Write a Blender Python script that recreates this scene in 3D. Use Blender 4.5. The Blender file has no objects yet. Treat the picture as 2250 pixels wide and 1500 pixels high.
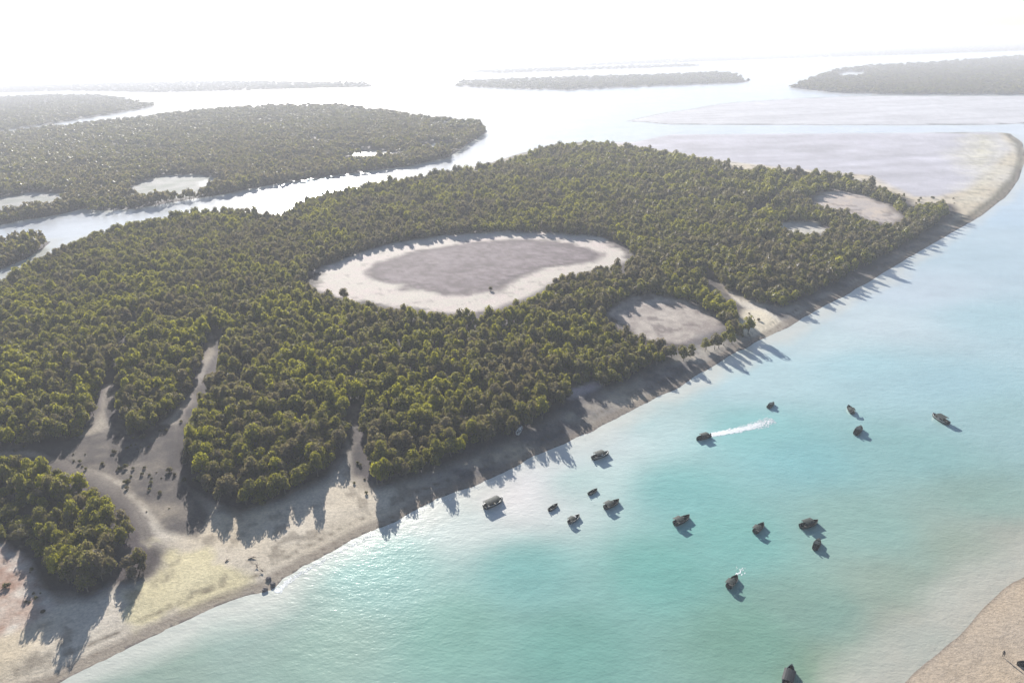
import bpy, bmesh, math, random
import numpy as np
from mathutils import Matrix, Vector

random.seed(7)
rng = np.random.default_rng(7)
scene = bpy.context.scene
col = scene.collection

# ------------------------------------------------------------------ camera, sky, sun, exposure
H = 120.0
FOCAL = 1607.0                      # focal length in photograph pixels (2250 wide)
PITCH, ROLL = math.radians(21.6), math.radians(-2.4)
cam_data = bpy.data.cameras.new("camera")
cam_data.sensor_width = 36.0
cam_data.lens = FOCAL / 2250 * 36.0
cam_data.clip_start = 0.5
cam_data.clip_end = 120000.0
cam = bpy.data.objects.new("camera", cam_data)
col.objects.link(cam)
ROT = Matrix.Rotation(math.pi / 2 - PITCH, 3, 'X') @ Matrix.Rotation(ROLL, 3, 'Z')
cam.matrix_world = Matrix.Translation((0, 0, H)) @ ROT.to_4x4()
scene.camera = cam

SUN_AZ, SUN_EL = math.radians(-14.0), math.radians(17.0)
world = bpy.data.worlds.new("World")
scene.world = world
world.use_nodes = True
wn = world.node_tree
bg = wn.nodes["Background"]
sky = wn.nodes.new("ShaderNodeTexSky")
sky.sky_type = 'NISHITA'
sky.sun_disc = False
sky.sun_elevation = SUN_EL
sky.sun_rotation = SUN_AZ
sky.altitude = 0
sky.air_density = 0.6
sky.dust_density = 0.3
sky.ozone_density = 1.0
wn.links.new(sky.outputs[0], bg.inputs[0])
bg.inputs[1].default_value = 0.065

sun_data = bpy.data.lights.new("sun", 'SUN')
sun_data.energy = 5.0
sun_data.angle = math.radians(0.5)
sun_data.color = (1.0, 0.95, 0.87)
sun = bpy.data.objects.new("sun", sun_data)
col.objects.link(sun)
sdir = Vector((math.sin(SUN_AZ) * math.cos(SUN_EL), math.cos(SUN_AZ) * math.cos(SUN_EL), math.sin(SUN_EL)))
sun.rotation_euler = sdir.to_track_quat('Z', 'Y').to_euler()

scene.view_settings.view_transform = 'Standard'
scene.view_settings.look = 'None'
scene.view_settings.gamma = 1.0
scene.view_settings.use_curve_mapping = False
scene.view_settings.exposure = 1.12
scene.cycles.max_bounces = 6
scene.cycles.diffuse_bounces = 2
scene.cycles.glossy_bounces = 2
scene.cycles.transmission_bounces = 2
scene.cycles.volume_bounces = 1
scene.cycles.transparent_max_bounces = 4
scene.cycles.use_denoising = True

# ------------------------------------------------------------------ survey helpers
R3 = np.array(ROT)

def g(px, py, z=0.0):
    """a photograph pixel -> the place on the ground it shows"""
    d = R3 @ np.array([(px - 1125) / FOCAL, -(py - 750) / FOCAL, -1.0])
    t = (z - H) / d[2]
    return d[0] * t, d[1] * t

def poly(pts, z=0.0):
    return np.array([g(x, y, z) for x, y in pts])

def noise2(x, y, seed=0):
    """smooth value noise, -1..1"""
    xi, yi = np.floor(x), np.floor(y)
    fx, fy = x - xi, y - yi
    fx, fy = fx * fx * (3 - 2 * fx), fy * fy * (3 - 2 * fy)
    def h(a, b):
        v = np.sin(a * 127.1 + b * 311.7 + seed * 74.7) * 43758.5453
        return (v - np.floor(v)) * 2 - 1
    return ((h(xi, yi) * (1 - fx) + h(xi + 1, yi) * fx) * (1 - fy)
            + (h(xi, yi + 1) * (1 - fx) + h(xi + 1, yi + 1) * fx) * fy)

def fbm(x, y, seed=0, octs=4):
    v, a, s = 0, 0.5, 0
    for k in range(octs):
        v = v + a * noise2(x, y, seed + k * 3)
        s += a
        x, y, a = x * 2.03 + 5.1, y * 2.03 - 3.7, a * 0.5
    return v / s

def signed(P, pg, reach=1e9):
    """signed distance in metres from points to a polygon, positive inside; only near its box"""
    out = np.full(len(P), -1e6)
    lo, hi = pg.min(0) - reach, pg.max(0) + reach
    m = np.where((P[:, 0] > lo[0]) & (P[:, 0] < hi[0]) & (P[:, 1] > lo[1]) & (P[:, 1] < hi[1]))[0]
    if len(m) == 0:
        return out
    Q = P[m]
    d2 = np.full(len(Q), 1e18)
    ins = np.zeros(len(Q), bool)
    n = len(pg)
    for i in range(n):
        a, b = pg[i], pg[(i + 1) % n]
        e = b - a
        w = Q - a
        L = e @ e + 1e-12
        t = np.clip((w @ e) / L, 0, 1)
        dx, dy = w[:, 0] - t * e[0], w[:, 1] - t * e[1]
        d2 = np.minimum(d2, dx * dx + dy * dy)
        if a[1] != b[1]:
            c = (a[1] > Q[:, 1]) != (b[1] > Q[:, 1])
            xx = (b[0] - a[0]) * (Q[:, 1] - a[1]) / (b[1] - a[1]) + a[0]
            ins ^= c & (Q[:, 0] < xx)
    d = np.sqrt(d2)
    out[m] = np.where(ins, d, -d)
    return out

def lin(*c):
    return np.array([((v / 255 + 0.055) / 1.055) ** 2.4 if v > 10 else v / 255 / 12.92 for v in c])

# ------------------------------------------------------------------ the survey: outlines read off the photograph
NEAR_SHORE = [(-700, 2050), (-300, 1720), (0, 1545), (120, 1500), (180, 1472), (280, 1425), (370, 1378), (450, 1342), (540, 1306),
              (600, 1294), (625, 1268), (700, 1226), (800, 1172), (880, 1140), (960, 1097), (1080, 1050), (1180, 1000),
              (1290, 952), (1360, 916), (1450, 872), (1520, 832), (1600, 785), (1660, 752), (1720, 726), (1760, 700),
              (1870, 640), (1980, 575), (2080, 516), (2150, 476), (2200, 436), (2236, 392), (2250, 350), (2242, 315),
              (2215, 293)]
MAIN_LAND = NEAR_SHORE + [(2160, 291), (2000, 292), (1800, 294), (1600, 295), (1480, 296), (1440, 303), (1400, 312), (1330, 312),
              (1280, 312), (1200, 324), (1120, 345), (1060, 362), (960, 384), (850, 402), (700, 432), (652, 448), (630, 472),
              (600, 480), (560, 476), (500, 468), (400, 476), (300, 496), (200, 520), (140, 546), (90, 566), (45, 590),
              (20, 608), (-10, 640), (-100, 680), (-700, 830)]
FLAT_FAR = [(1470, 274), (1800, 275), (2180, 275), (2260, 270), (2600, 268), (2900, 262), (2900, 205), (2200, 212), (1900, 211), (1750, 216),
            (1600, 226), (1450, 250), (1380, 266)]
ISLET = [(-500, 640), (0, 590), (60, 570), (100, 545), (112, 530), (60, 527), (0, 538), (-500, 590)]
LAND_B = [(-900, 470), (-900, 330), (-300, 316), (0, 296), (150, 279), (300, 262), (400, 249), (500, 239), (640, 232), (760, 233),
          (850, 248), (950, 264), (1055, 272), (1070, 290), (1030, 315), (985, 345), (900, 365), (750, 383), (600, 405),
          (500, 425), (400, 441), (290, 459), (205, 464), (190, 456), (130, 471), (60, 482), (0, 495), (-300, 545), (-900, 640)]
LAND_C = [(-900, 300), (-900, 236), (-300, 224), (0, 214), (120, 209), (230, 211), (345, 232), (260, 248), (150, 266), (0, 288), (-300, 300)]
LAND_D = [(1000, 190), (1010, 179), (1150, 174), (1300, 169), (1450, 165), (1560, 160), (1610, 162), (1645, 181), (1500, 187), (1300, 195), (1250, 198), (1100, 195)]
LAND_E = [(1735, 193), (1790, 172), (1830, 156), (1900, 146), (2050, 138), (2250, 123), (2600, 106), (2900, 96), (2900, 190), (2500, 207),
          (2250, 208), (2000, 207), (1850, 204)]
LAND_F = [(1250, 143), (1400, 134), (1600, 118), (1800, 100), (2000, 89), (2250, 76), (2600, 60), (2900, 49), (2900, 80), (2600, 95), (2250, 112),
          (2000, 121), (1800, 127), (1500, 138), (1300, 145)]
LAND_G = [(-600, 206), (0, 190), (250, 183), (500, 178), (800, 182), (820, 192), (500, 200), (350, 204), (150, 200), (-600, 222)]
LAND_H = [(1010, 158), (1150, 151), (1300, 148), (1520, 141), (1540, 146), (1300, 154), (1100, 162)]
BAR = [(2700, 1180), (2400, 1210), (2262, 1262), (2200, 1300), (2150, 1352), (2110, 1400), (2060, 1440), (2000, 1480), (1960, 1520), (1880, 1700), (2000, 2100), (2900, 2100)]

FOREST_MAIN = [(-700, 830), (-100, 668), (0, 625), (40, 595), (95, 568), (150, 543), (210, 517), (300, 494), (400, 475), (500, 466), (560, 474),
        (610, 480), (640, 466), (660, 448), (700, 434), (850, 406), (960, 388), (1110, 362), (1160, 342), (1230, 325), (1300, 319), (1400, 328),
        (1450, 340), (1550, 356), (1600, 366), (1620, 380), (1700, 380), (1800, 386), (1880, 398), (1950, 424), (1990, 442), (1995, 462), (2035, 452), (2080, 452),
        (2088, 470), (2042, 504), (1978, 542), (1900, 584), (1830, 620), (1770, 652), (1712, 670), (1640, 652), (1590, 625),
        (1560, 622), (1555, 640), (1610, 675), (1645, 708), (1600, 724), (1560, 740), (1470, 775), (1440, 798), (1380, 830), (1310, 852), (1250, 882),
        (1200, 912), (1140, 946), (1080, 972), (1000, 1004), (900, 1045), (830, 1062), (797, 1040), (795, 950), (780, 880), (765, 905),
        (758, 950), (745, 1003), (700, 1045), (620, 1090), (540, 1112), (470, 1095), (430, 1062), (402, 1020), (402, 960),
        (415, 905), (455, 840), (490, 770), (480, 720), (460, 720), (455, 760), (425, 835), (395, 890), (320, 950), (275, 955), (250, 915), (258, 850),
        (235, 820), (222, 850), (212, 895), (188, 940), (150, 963), (80, 970), (0, 975), (-100, 985), (-700, 1050)]
FOREST_FRONT = [(-700, 1100), (-200, 1020), (0, 1012), (60, 1018), (130, 1038), (200, 1068), (250, 1105), (285, 1150), (298, 1200), (330, 1228),
        (318, 1255), (250, 1275), (200, 1302), (150, 1300), (100, 1272), (72, 1215), (20, 1185), (-100, 1190), (-700, 1330)]
CLEAR = {
 'big': [(678, 622), (700, 592), (770, 562), (860, 534), (980, 515), (1100, 507), (1230, 511), (1330, 523), (1372, 547), (1385, 575), (1350, 592),
         (1290, 603), (1220, 625), (1170, 655), (1100, 682), (1040, 692), (960, 690), (880, 680), (800, 670), (720, 650)],
 'inner': [(798, 600), (825, 577), (910, 552), (1030, 531), (1150, 524), (1260, 533), (1340, 560), (1310, 582), (1210, 592), (1150, 616), (1105, 648), (1000, 654), (890, 644), (815, 622)],
 'east': [(1322, 700), (1350, 665), (1400, 645), (1470, 648), (1530, 664), (1580, 700), (1595, 728), (1540, 758), (1480, 765), (1430, 755), (1370, 732)],
 'north': [(1770, 440), (1800, 422), (1850, 417), (1910, 432), (1960, 452), (1995, 480), (1960, 502), (1900, 490), (1850, 472), (1790, 462)],
 'small': [(1685, 497), (1740, 484), (1800, 488), (1835, 507), (1800, 524), (1730, 518)],
 'nook': [(1240, 885), (1262, 852), (1312, 832), (1330, 850), (1280, 880)],
 'westnook': [(60, 605), (90, 596), (130, 600), (100, 612)],
}
CLEAR_TREES = {k: [(cx + (x - cx) * 1.05, cy + (y - cy) * (1.17 if y > cy else 1.0)) for x, y in v]
               for k, v in CLEAR.items() for cx, cy in [(sum(p[0] for p in v) / len(v), sum(p[1] for p in v) / len(v))]}
CREEKS = [([(245, 1010), (262, 960), (240, 900), (246, 862)], 1.6), ([(246, 862), (255, 810)], 0.6), ([(400, 960), (425, 895)], 1.4), ([(425, 895), (470, 805), (478, 730)], 0.5),
          ([(790, 1040), (775, 950), (785, 880)], 1.8), ([(1670, 715), (1600, 660), (1560, 610), (1500, 590), (1430, 590)], 2.2),
          ([(300, 690), (275, 740), (262, 790)], 1.4), ([(1640, 470), (1700, 440), (1730, 410)], 3.0), ([(1240, 400), (1400, 392), (1560, 385)], 5.0)]

POOLS_B = [[(745, 336), (780, 330), (850, 331), (870, 338), (800, 348)], [(915, 321), (960, 314), (1005, 316), (990, 330), (940, 331)],
           [(560, 380), (590, 376), (605, 381), (580, 385)], [(430, 400), (460, 392), (486, 398), (470, 408), (440, 410)],
           [(1838, 165), (1860, 158), (1905, 160), (1900, 168), (1850, 171)]]
PANS_B = [[(272, 436), (300, 404), (360, 386), (430, 384), (488, 394), (496, 410), (430, 432), (350, 444)],
          [(-60, 478), (0, 436), (80, 422), (155, 428), (140, 450), (60, 468), (0, 482)], [(60, 458), (110, 448), (150, 450), (120, 462)],
          [(700, 352), (800, 345), (900, 338), (880, 350), (760, 360)]]

LANDS = [poly(p) for p in (MAIN_LAND, FLAT_FAR, ISLET, LAND_B, LAND_C, LAND_D, LAND_E, LAND_F, LAND_G, LAND_H, BAR)]
CL = {k: poly(v) for k, v in CLEAR.items()}
POOLS = [poly(p) for p in POOLS_B]
PANS = [poly(p) for p in PANS_B]

def line_dist(P, pts):
    d2 = np.full(len(P), 1e18)
    for a, b in zip(pts[:-1], pts[1:]):
        a, b = np.array(a), np.array(b)
        e, w = b - a, P - a
        t = np.clip((w @ e) / (e @ e), 0, 1)
        d2 = np.minimum(d2, ((w - t[:, None] * e) ** 2).sum(1))
    return np.sqrt(d2)

def warp(P, k=1.0):
    r = np.hypot(P[:, 0], P[:, 1])
    a = np.clip(r * 0.006, 0.8, 12) * k
    return P + np.stack([a * fbm(P[:, 0] / (4 * a) , P[:, 1] / (4 * a), 11), a * fbm(P[:, 0] / (4 * a), P[:, 1] / (4 * a), 29)], 1)

# ------------------------------------------------------------------ terrain and water
def polar_grid():
    rr = [0.0, 30.0, 55.0]
    r = 75.0
    while r < 22000:
        rr.append(r)
        r *= 1.0082 if r < 900 else 1.014
    rr.append(60000.0)
    fine = np.arange(-46, 46.001, 0.17)
    coarse = np.linspace(46, 314, 68)[1:-1]
    th = np.radians(np.concatenate([fine, coarse]))
    return np.array(rr[1:]), th

RR, TH = polar_grid()
GX = (RR[:, None] * np.sin(TH)[None]).ravel()
GY = (RR[:, None] * np.cos(TH)[None]).ravel()
GP = np.stack([GX, GY], 1)
NR, NT = len(RR), len(TH)
idx = np.arange(NR * NT).reshape(NR, NT)
nxt = np.roll(idx, -1, 1)
QUADS = np.stack([idx[:-1].ravel(), idx[1:].ravel(), nxt[1:].ravel(), nxt[:-1].ravel()], 1)

def grid_mesh(name, z, quads, color=None):
    used = np.unique(quads)
    remap = np.full(NR * NT, -1)
    remap[used] = np.arange(len(used))
    q = remap[quads][:, ::-1]
    me = bpy.data.meshes.new(name)
    me.vertices.add(len(used))
    me.vertices.foreach_set("co", np.stack([GX[used], GY[used], z[used]], 1).astype(np.float32).ravel())
    me.loops.add(q.size)
    me.loops.foreach_set("vertex_index", q.ravel().astype(np.int32))
    me.polygons.add(len(q))
    me.polygons.foreach_set("loop_start", (np.arange(len(q)) * 4).astype(np.int32))
    me.polygons.foreach_set("loop_total", np.full(len(q), 4, np.int32))
    me.update(calc_edges=True)
    me.polygons.foreach_set("use_smooth", np.ones(len(q), bool))
    if color is not None:
        c = np.ones((len(used), 4), np.float32)
        c[:, :3] = color[used]
        at = me.color_attributes.new("tone", 'FLOAT_COLOR', 'POINT')
        at.data.foreach_set("color", c.ravel())
    return me

WP = warp(GP)
sds = [signed(WP, L, 400) for L in LANDS]
sd = np.max(sds, 0)
sd = np.maximum(sd, -400)
for p in POOLS:
    sd = np.minimum(sd, np.where(signed(GP, p, 5) > 0, -2.0, 1e9))
frac_far = np.hypot(GX, GY)
Z = np.where(sd > 0, np.minimum(sd * 0.045, 0.55), np.maximum(sd * 0.035, -2.5))
Z += np.where(sd > 6, fbm(GX / 9, GY / 9, 5) * 0.12 + fbm(GX / 2.5, GY / 2.5, 15) * 0.05, 0)
# sand flats barely clear the water
flat_w = np.clip((signed(GP, poly([(1270, 306), (1420, 284), (1700, 284), (2200, 284), (2232, 330), (2140, 420), (2070, 436), (1995, 436), (1900, 388), (1700, 370), (1560, 352), (1400, 325)]), 5)) / 10, 0, 1)

# ground colours (what the ground is made of)
SAND, PALE, MUD, LITTER = lin(206, 190, 164), lin(214, 206, 194), lin(104, 95, 102), lin(66, 58, 56)
WET, LILAC, SPIT, ROSE = lin(140, 128, 116), lin(184, 181, 188), lin(186, 180, 156), lin(170, 135, 118)
YEL = lin(216, 204, 158)
n1 = fbm(GX / 12, GY / 12, 40)
n2 = fbm(GX / 3.2, GY / 3.2, 41)
n3 = fbm(GX / 40, GY / 40, 42)

def mix(C, D, w):
    w = np.atleast_1d(np.clip(w, 0, 1))[:, None]
    return C * (1 - w) + D * w

C = np.tile(LITTER, (len(GP), 1))
C = mix(C, MUD, 0.35 + 0.5 * n1)
fm = signed(WP, poly(FOREST_MAIN), 60)
ff = signed(WP, poly(FOREST_FRONT), 60)
f = np.maximum(fm, ff)
main_sd = sds[0]
beach = np.clip((-f - 1 + 2 * n1) / 6, 0, 1) * (main_sd > 0)
C = mix(C, mix(np.tile(SAND, (len(GP), 1)), PALE, 0.5 + n3), beach)
yb = poly([(330, 1180), (420, 1190), (480, 1230), (560, 1250), (600, 1285), (440, 1330), (300, 1390), (220, 1400), (260, 1300), (330, 1250)])
C = mix(C, YEL, np.clip(signed(GP, yb, 20) / 5 + 1.6 * n1 + 0.5 * n2, 0, 0.7))
C = mix(C, lin(112, 100, 88), beach * np.clip((fbm(GX / 5, GY / 5, 48) - 0.18) * 3 + n2 * 0.4, 0, 0.55) * (main_sd > 7))
# creek beds behind the beach: mud with tree shade painted in, and the reddish scrub ground in the near corner
C = mix(C, mix(np.tile(lin(60,54,60), (len(GP), 1)), SAND, 0.02 + 0.25 * n1 + .22 * n2), np.clip(signed(GP, poly([(180, 960), (270, 930), (400, 930), (400, 1040), (480, 1130), (440, 1195), (345, 1175), (300, 1110), (250, 1060), (60, 1000), (-300, 1010), (-300, 960)]), 20) / 3, 0, 0.9))
C = mix(C, lin(92, 84, 82), np.clip(signed(GP, poly([(60, 1005), (180, 1020), (270, 1070), (330, 1140), (345, 1180), (320, 1200), (290, 1160), (240, 1110), (150, 1055), (60, 1025)]), 20) / 2 + 0.5 * n2, 0, 0.65))
corner = signed(GP, poly([(-700, 1340), (-100, 1195), (20, 1190), (75, 1230), (105, 1290), (150, 1330), (60, 1390), (-100, 1450), (-700, 1800)]), 20)
C = mix(C, mix(np.tile(ROSE, (len(GP), 1)), PALE, 0.45 + 0.9 * n2), np.clip(corner / 3, 0, 0.9))
for pts, w in CREEKS:
    d = line_dist(GP, [g(*p) for p in pts])
    C = mix(C, mix(np.tile(lin(64,58,62), (len(GP), 1)), SAND, 0.0 + 0.2 * n1 + .25 * n2), np.clip((w * 1.3 - d + n1) / 1.5, 0, 0.9))
# clearings
def pan(pg, c1, c2, soft, amt=1.0):
    global C
    s = signed(GP + np.stack([n1 * 6 + n2 * 2, n1 * 3 + n2 * 3], 1), pg, 20)
    C = mix(C, mix(np.tile(c1, (len(GP), 1)), c2, 0.4 + 0.8 * n2 + 0.6 * n1), np.clip(s / soft, 0, 1) * amt)
pan(CL['big'], PALE, lin(205, 190, 184), 5)
pan(CL['inner'], lin(100, 86, 92), lin(140, 127, 132), 7, 0.95)
ring = signed(GP + np.stack([n1, n2], 1) * 6, CL['inner'], 30)
C = mix(C, lin(72, 60, 66), np.clip(1 - np.abs(ring - 6) / 6, 0, 1) * np.clip(0.5 + 1.2 * n1, 0, 0.8))
pan(CL['east'], lin(158, 146, 140), lin(188, 178, 168), 4)
pan(CL['north'], lin(186, 176, 172), lin(200, 184, 168), 8)
pan(CL['small'], lin(176, 172, 166), PALE, 6)
pan(CL['nook'], lin(196, 182, 190), PALE, 2)
pan(CL['westnook'], MUD, LILAC, 4)
n4 = fbm(GX / 6, GY / 6, 47)
C = mix(C, lin(110, 98, 96), np.clip((signed(GP, CL['big'], 10) > 0) * (n4 - 0.35) * 3, 0, 0.35))
C = mix(C, lin(104, 92, 92), np.clip(np.maximum(signed(GP, CL['east'], 10) > 0, signed(GP, CL['north'], 10) > 0) * (n4 - 0.15) * 4, 0, 0.6))
C = mix(C, lin(226, 214, 190), np.clip(signed(GP, poly([(1600, 735), (1625, 680), (1680, 680), (1730, 712), (1700, 745)]), 10) / 4, 0, 0.9))
# tidal flats and spit
C = mix(C, mix(np.tile(LILAC, (len(GP), 1)), lin(206, 203, 212), 0.5 + n3), flat_w)
spit = signed(GP, poly([(2100, 294), (2210, 292), (2246, 315), (2252, 350), (2236, 395), (2150, 478), (2090, 480), (2070, 440), (2100, 400), (2060, 340)]), 20)
C = mix(C, mix(np.tile(SPIT, (len(GP), 1)), lin(216, 210, 190), 0.5 + 1.2 * n2), np.clip(spit / 45 + 0.25 * n1, 0, 1))
streak = fbm(GX / 90, GY / 22, 71)
C = np.where((flat_w > .2)[:, None], C * (1 + 0.22 * streak)[:, None], C)
C = mix(C, lin(204, 203, 207), np.clip(sds[1] / 5, 0, 1))
C = np.where((sds[1] > 0)[:, None], C * (1 + 0.25 * streak)[:, None], C)
C = mix(C, mix(np.tile(lin(186, 168, 146), (len(GP), 1)), lin(176, 162, 146), 0.5 + n1), np.clip(sds[10] / 2 + 0.6, 0, 1))
for k in (3, 4, 5, 6, 7, 8, 9, 2):
    C = mix(C, mix(np.tile(lin(80, 76, 76), (len(GP), 1)), MUD, 0.5 + n3), (sds[k] > 0) * 1.0)
for p in PANS:
    C = mix(C, mix(np.tile(lin(140, 146, 138), (len(GP), 1)), lin(172, 170, 168), 0.5 + n1), np.clip(signed(GP + np.stack([n1, n2], 1) * 6, p, 20) / 5, 0, 1))
# strand east of the right creek mouth: wet mud, darkened blue to imitate tree shade
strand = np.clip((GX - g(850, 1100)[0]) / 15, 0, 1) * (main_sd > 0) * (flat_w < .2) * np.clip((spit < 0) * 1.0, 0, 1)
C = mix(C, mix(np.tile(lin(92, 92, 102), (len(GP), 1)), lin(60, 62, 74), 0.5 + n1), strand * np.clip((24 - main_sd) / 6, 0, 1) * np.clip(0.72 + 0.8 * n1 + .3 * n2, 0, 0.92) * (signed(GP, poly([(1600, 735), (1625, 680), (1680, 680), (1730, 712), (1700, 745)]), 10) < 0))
# wet edge along the sea and two drift lines of dark debris on the beach
seaside = (main_sd > 0) * (flat_w < 0.5)
C = mix(C, WET, np.clip((5.0 + 2 * n3 - main_sd) / 2.5, 0, 0.75) * seaside)
C = mix(C, lin(96, 84, 72), np.clip(1 - np.abs(main_sd - 6.6 - 1.2 * n3) / 0.8, 0, 1) * np.clip(0.55 + 1.3 * n2, 0, 0.85) * seaside)
C = mix(C, lin(110, 96, 84), np.clip(1 - np.abs(main_sd - 2.6 - 0.8 * n3) / 0.6, 0, 1) * np.clip(0.3 + 1.3 * n2, 0, 0.7) * seaside)
C = mix(C, lin(104, 98, 84), np.clip(1 - np.abs(main_sd - 5) / 5, 0, 0.9) * (spit > -25) * (GX > 250) * (main_sd < 10))
C = C * (1 + 0.10 * n2 + 0.08 * n1)[:, None]
C = np.clip(C, 0.02, 0.85)

def new_mat(name):
    m = bpy.data.materials.new(name)
    m.use_nodes = True
    nt = m.node_tree
    return m, nt, nt.nodes["Principled BSDF"]

def link(nt, a, b):
    nt.links.new(a, b)

def ground_mat():
    m, nt, b = new_mat("ground")
    at = nt.nodes.new("ShaderNodeVertexColor"); at.layer_name = "tone"
    tc = nt.nodes.new("ShaderNodeNewGeometry")
    n = nt.nodes.new("ShaderNodeTexNoise"); n.inputs["Scale"].default_value = 1.3; n.inputs["Detail"].default_value = 6
    n.inputs["Roughness"].default_value = 0.7
    link(nt, tc.outputs["Position"], n.inputs["Vector"])
    mr = nt.nodes.new("ShaderNodeMapRange")
    mr.inputs["From Min"].default_value = 0.3; mr.inputs["From Max"].default_value = 0.7
    mr.inputs["To Min"].default_value = 0.72; mr.inputs["To Max"].default_value = 1.2
    link(nt, n.outputs["Fac"], mr.inputs["Value"])
    vm = nt.nodes.new("ShaderNodeVectorMath"); vm.operation = 'SCALE'
    link(nt, at.outputs["Color"], vm.inputs[0]); link(nt, mr.outputs[0], vm.inputs["Scale"])
    link(nt, vm.outputs[0], b.inputs["Base Color"])
    b.inputs["Roughness"].default_value = 0.9
    b.inputs["Specular IOR Level"].default_value = 0.12
    bp = nt.nodes.new("ShaderNodeBump"); bp.inputs["Strength"].default_value = 0.6; bp.inputs["Distance"].default_value = 0.25
    link(nt, n.outputs["Fac"], bp.inputs["Height"]); link(nt, bp.outputs[0], b.inputs["Normal"])
    return m

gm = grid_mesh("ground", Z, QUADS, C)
gm.materials.append(ground_mat())
ground = bpy.data.objects.new("ground", gm); col.objects.link(ground)
ground["kind"] = "structure"

# water: colour of the lit shallows and channels, by depth and place
TURQ = [((1250, 1420), (108, 168, 154)), ((1000, 1380), (118, 172, 156)), ((700, 1420), (138, 172, 156)), ((300, 1490), (140, 164, 148)), ((600, 1360), (146, 172, 160)),
        ((850, 1250), (130, 182, 172)), ((1150, 1250), (112, 176, 168)), ((1450, 1250), (104, 172, 160)), ((1650, 1400), (112, 160, 140)),
        ((1850, 1480), (128, 158, 130)), ((1800, 1350), (124, 162, 146)), ((1500, 1080), (116, 182, 176)), ((1250, 1050), (168, 202, 194)),
        ((1150, 1060), (226, 220, 216)), ((1100, 1085), (226, 218, 212)), ((1210, 1030), (214, 214, 210)), ((1020, 1130), (196, 208, 200)), ((1300, 960), (196, 208, 204)), ((1450, 920), (178, 206, 202)), ((1600, 830), (172, 202, 204)),
        ((1750, 1000), (122, 184, 184)), ((1650, 950), (130, 192, 188)), ((1900, 1150), (132, 172, 160)), ((2000, 1000), (130, 180, 176)), ((2150, 1100), (136, 170, 156)),
        ((2150, 1220), (146, 164, 144)), ((2000, 1300), (142, 162, 144)), ((2240, 1180), (160, 164, 148)), ((2050, 1400), (160, 160, 140)),
        ((1900, 800), (156, 196, 200)), ((2100, 850), (150, 190, 196)), ((2200, 700), (162, 196, 200)), ((1800, 750), (184, 204, 204)), ((1900, 700), (188, 204, 206)), ((2000, 640), (190, 204, 210)),
        ((2200, 550), (176, 198, 204)), ((2200, 900), (146, 186, 184)), ((2245, 450), (160, 190, 205)), ((1600, 1180), (110, 174, 164)),
        ((2400, 350), (165, 190, 205)), ((400, 1700), (120, 160, 140)), ((1300, 1800), (108, 162, 148))]
near = np.where(frac_far < 1500)[0]
num = np.zeros((len(near), 3)); den = np.zeros(len(near))
for (px, py), c in TURQ:
    x, y = g(px, py)
    rr = math.hypot(x, y)
    wgt = 1 / (((GX[near] - x) ** 2 + (GY[near] - y) ** 2) / (rr * 0.12) ** 2 + 0.12) ** 2
    num += wgt[:, None] * lin(*c); den += wgt
W = np.tile(lin(150, 176, 190), (len(GP), 1))
W[near] = num / den[:, None]
chan = GX < np.interp(GY, [0, 200, 500, 1000], [-200, 0, 330, 600])     # creek side of the island: pale water, sky reflection painted in
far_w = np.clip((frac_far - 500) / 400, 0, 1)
W = mix(W, lin(206, 209, 213), far_w)  # distant water paled, bright sky reflection put into its colour
W = mix(W, lin(205, 209, 212), np.clip((GX < np.interp(GY, [0, 150, 330, 520, 700], [-400, -100, -60, 130, 400])) * (sds[3] < 0) * (GY > 190) * 1.0, 0, 1))  # channel likewise, painted sky sheen
W = mix(W, lin(204, 204, 192), np.clip((sd + 12 + n3 * 8 + 2 * n1) / 10, 0, 0.85))
W = W * (1 + 0.08 * fbm(GX / 55, GY / 38, 63) + 0.08 * fbm(GX / 14, GY / 6, 61) + 0.05 * fbm(GX / 3, GY / 3, 62))[:, None]
W = mix(W, mix(np.tile(lin(188, 178, 160), (len(GP), 1)), lin(168, 172, 158), 0.5 + n1), np.clip(1 + sds[10] / 16 + 0.25 * n1, 0, 0.92))
W = W * 0.80 + W.mean(1, keepdims=True) * 0.20
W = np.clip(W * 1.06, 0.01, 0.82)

def water_mat():
    m, nt, b = new_mat("sea_water")
    at = nt.nodes.new("ShaderNodeVertexColor"); at.layer_name = "tone"
    tc = nt.nodes.new("ShaderNodeNewGeometry")
    link(nt, at.outputs["Color"], b.inputs["Base Color"])
    b.inputs["Roughness"].default_value = 0.2
    b.inputs["IOR"].default_value = 1.33
    mp = nt.nodes.new("ShaderNodeMapping"); mp.inputs["Rotation"].default_value = (0, 0, math.radians(30)); mp.inputs["Scale"].default_value = (1, 1.7, 1)
    link(nt, tc.outputs["Position"], mp.inputs["Vector"])
    hs = None
    for sc_, wt in ((0.9, 0.5), (0.25, 1.0), (3.0, 0.16)):
        n = nt.nodes.new("ShaderNodeTexNoise"); n.inputs["Scale"].default_value = sc_; n.inputs["Detail"].default_value = 3
        link(nt, mp.outputs[0], n.inputs["Vector"])
        mu = nt.nodes.new("ShaderNodeMath"); mu.operation = 'MULTIPLY'; mu.inputs[1].default_value = wt
        link(nt, n.outputs["Fac"], mu.inputs[0])
        if hs is None: hs = mu.outputs[0]
        else:
            ad = nt.nodes.new("ShaderNodeMath"); ad.operation = 'ADD'
            link(nt, hs, ad.inputs[0]); link(nt, mu.outputs[0], ad.inputs[1]); hs = ad.outputs[0]
    bp = nt.nodes.new("ShaderNodeBump"); bp.inputs["Strength"].default_value = 1.0; bp.inputs["Distance"].default_value = 0.10
    link(nt, hs, bp.inputs["Height"]); link(nt, bp.outputs[0], b.inputs["Normal"])
    return m

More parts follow.
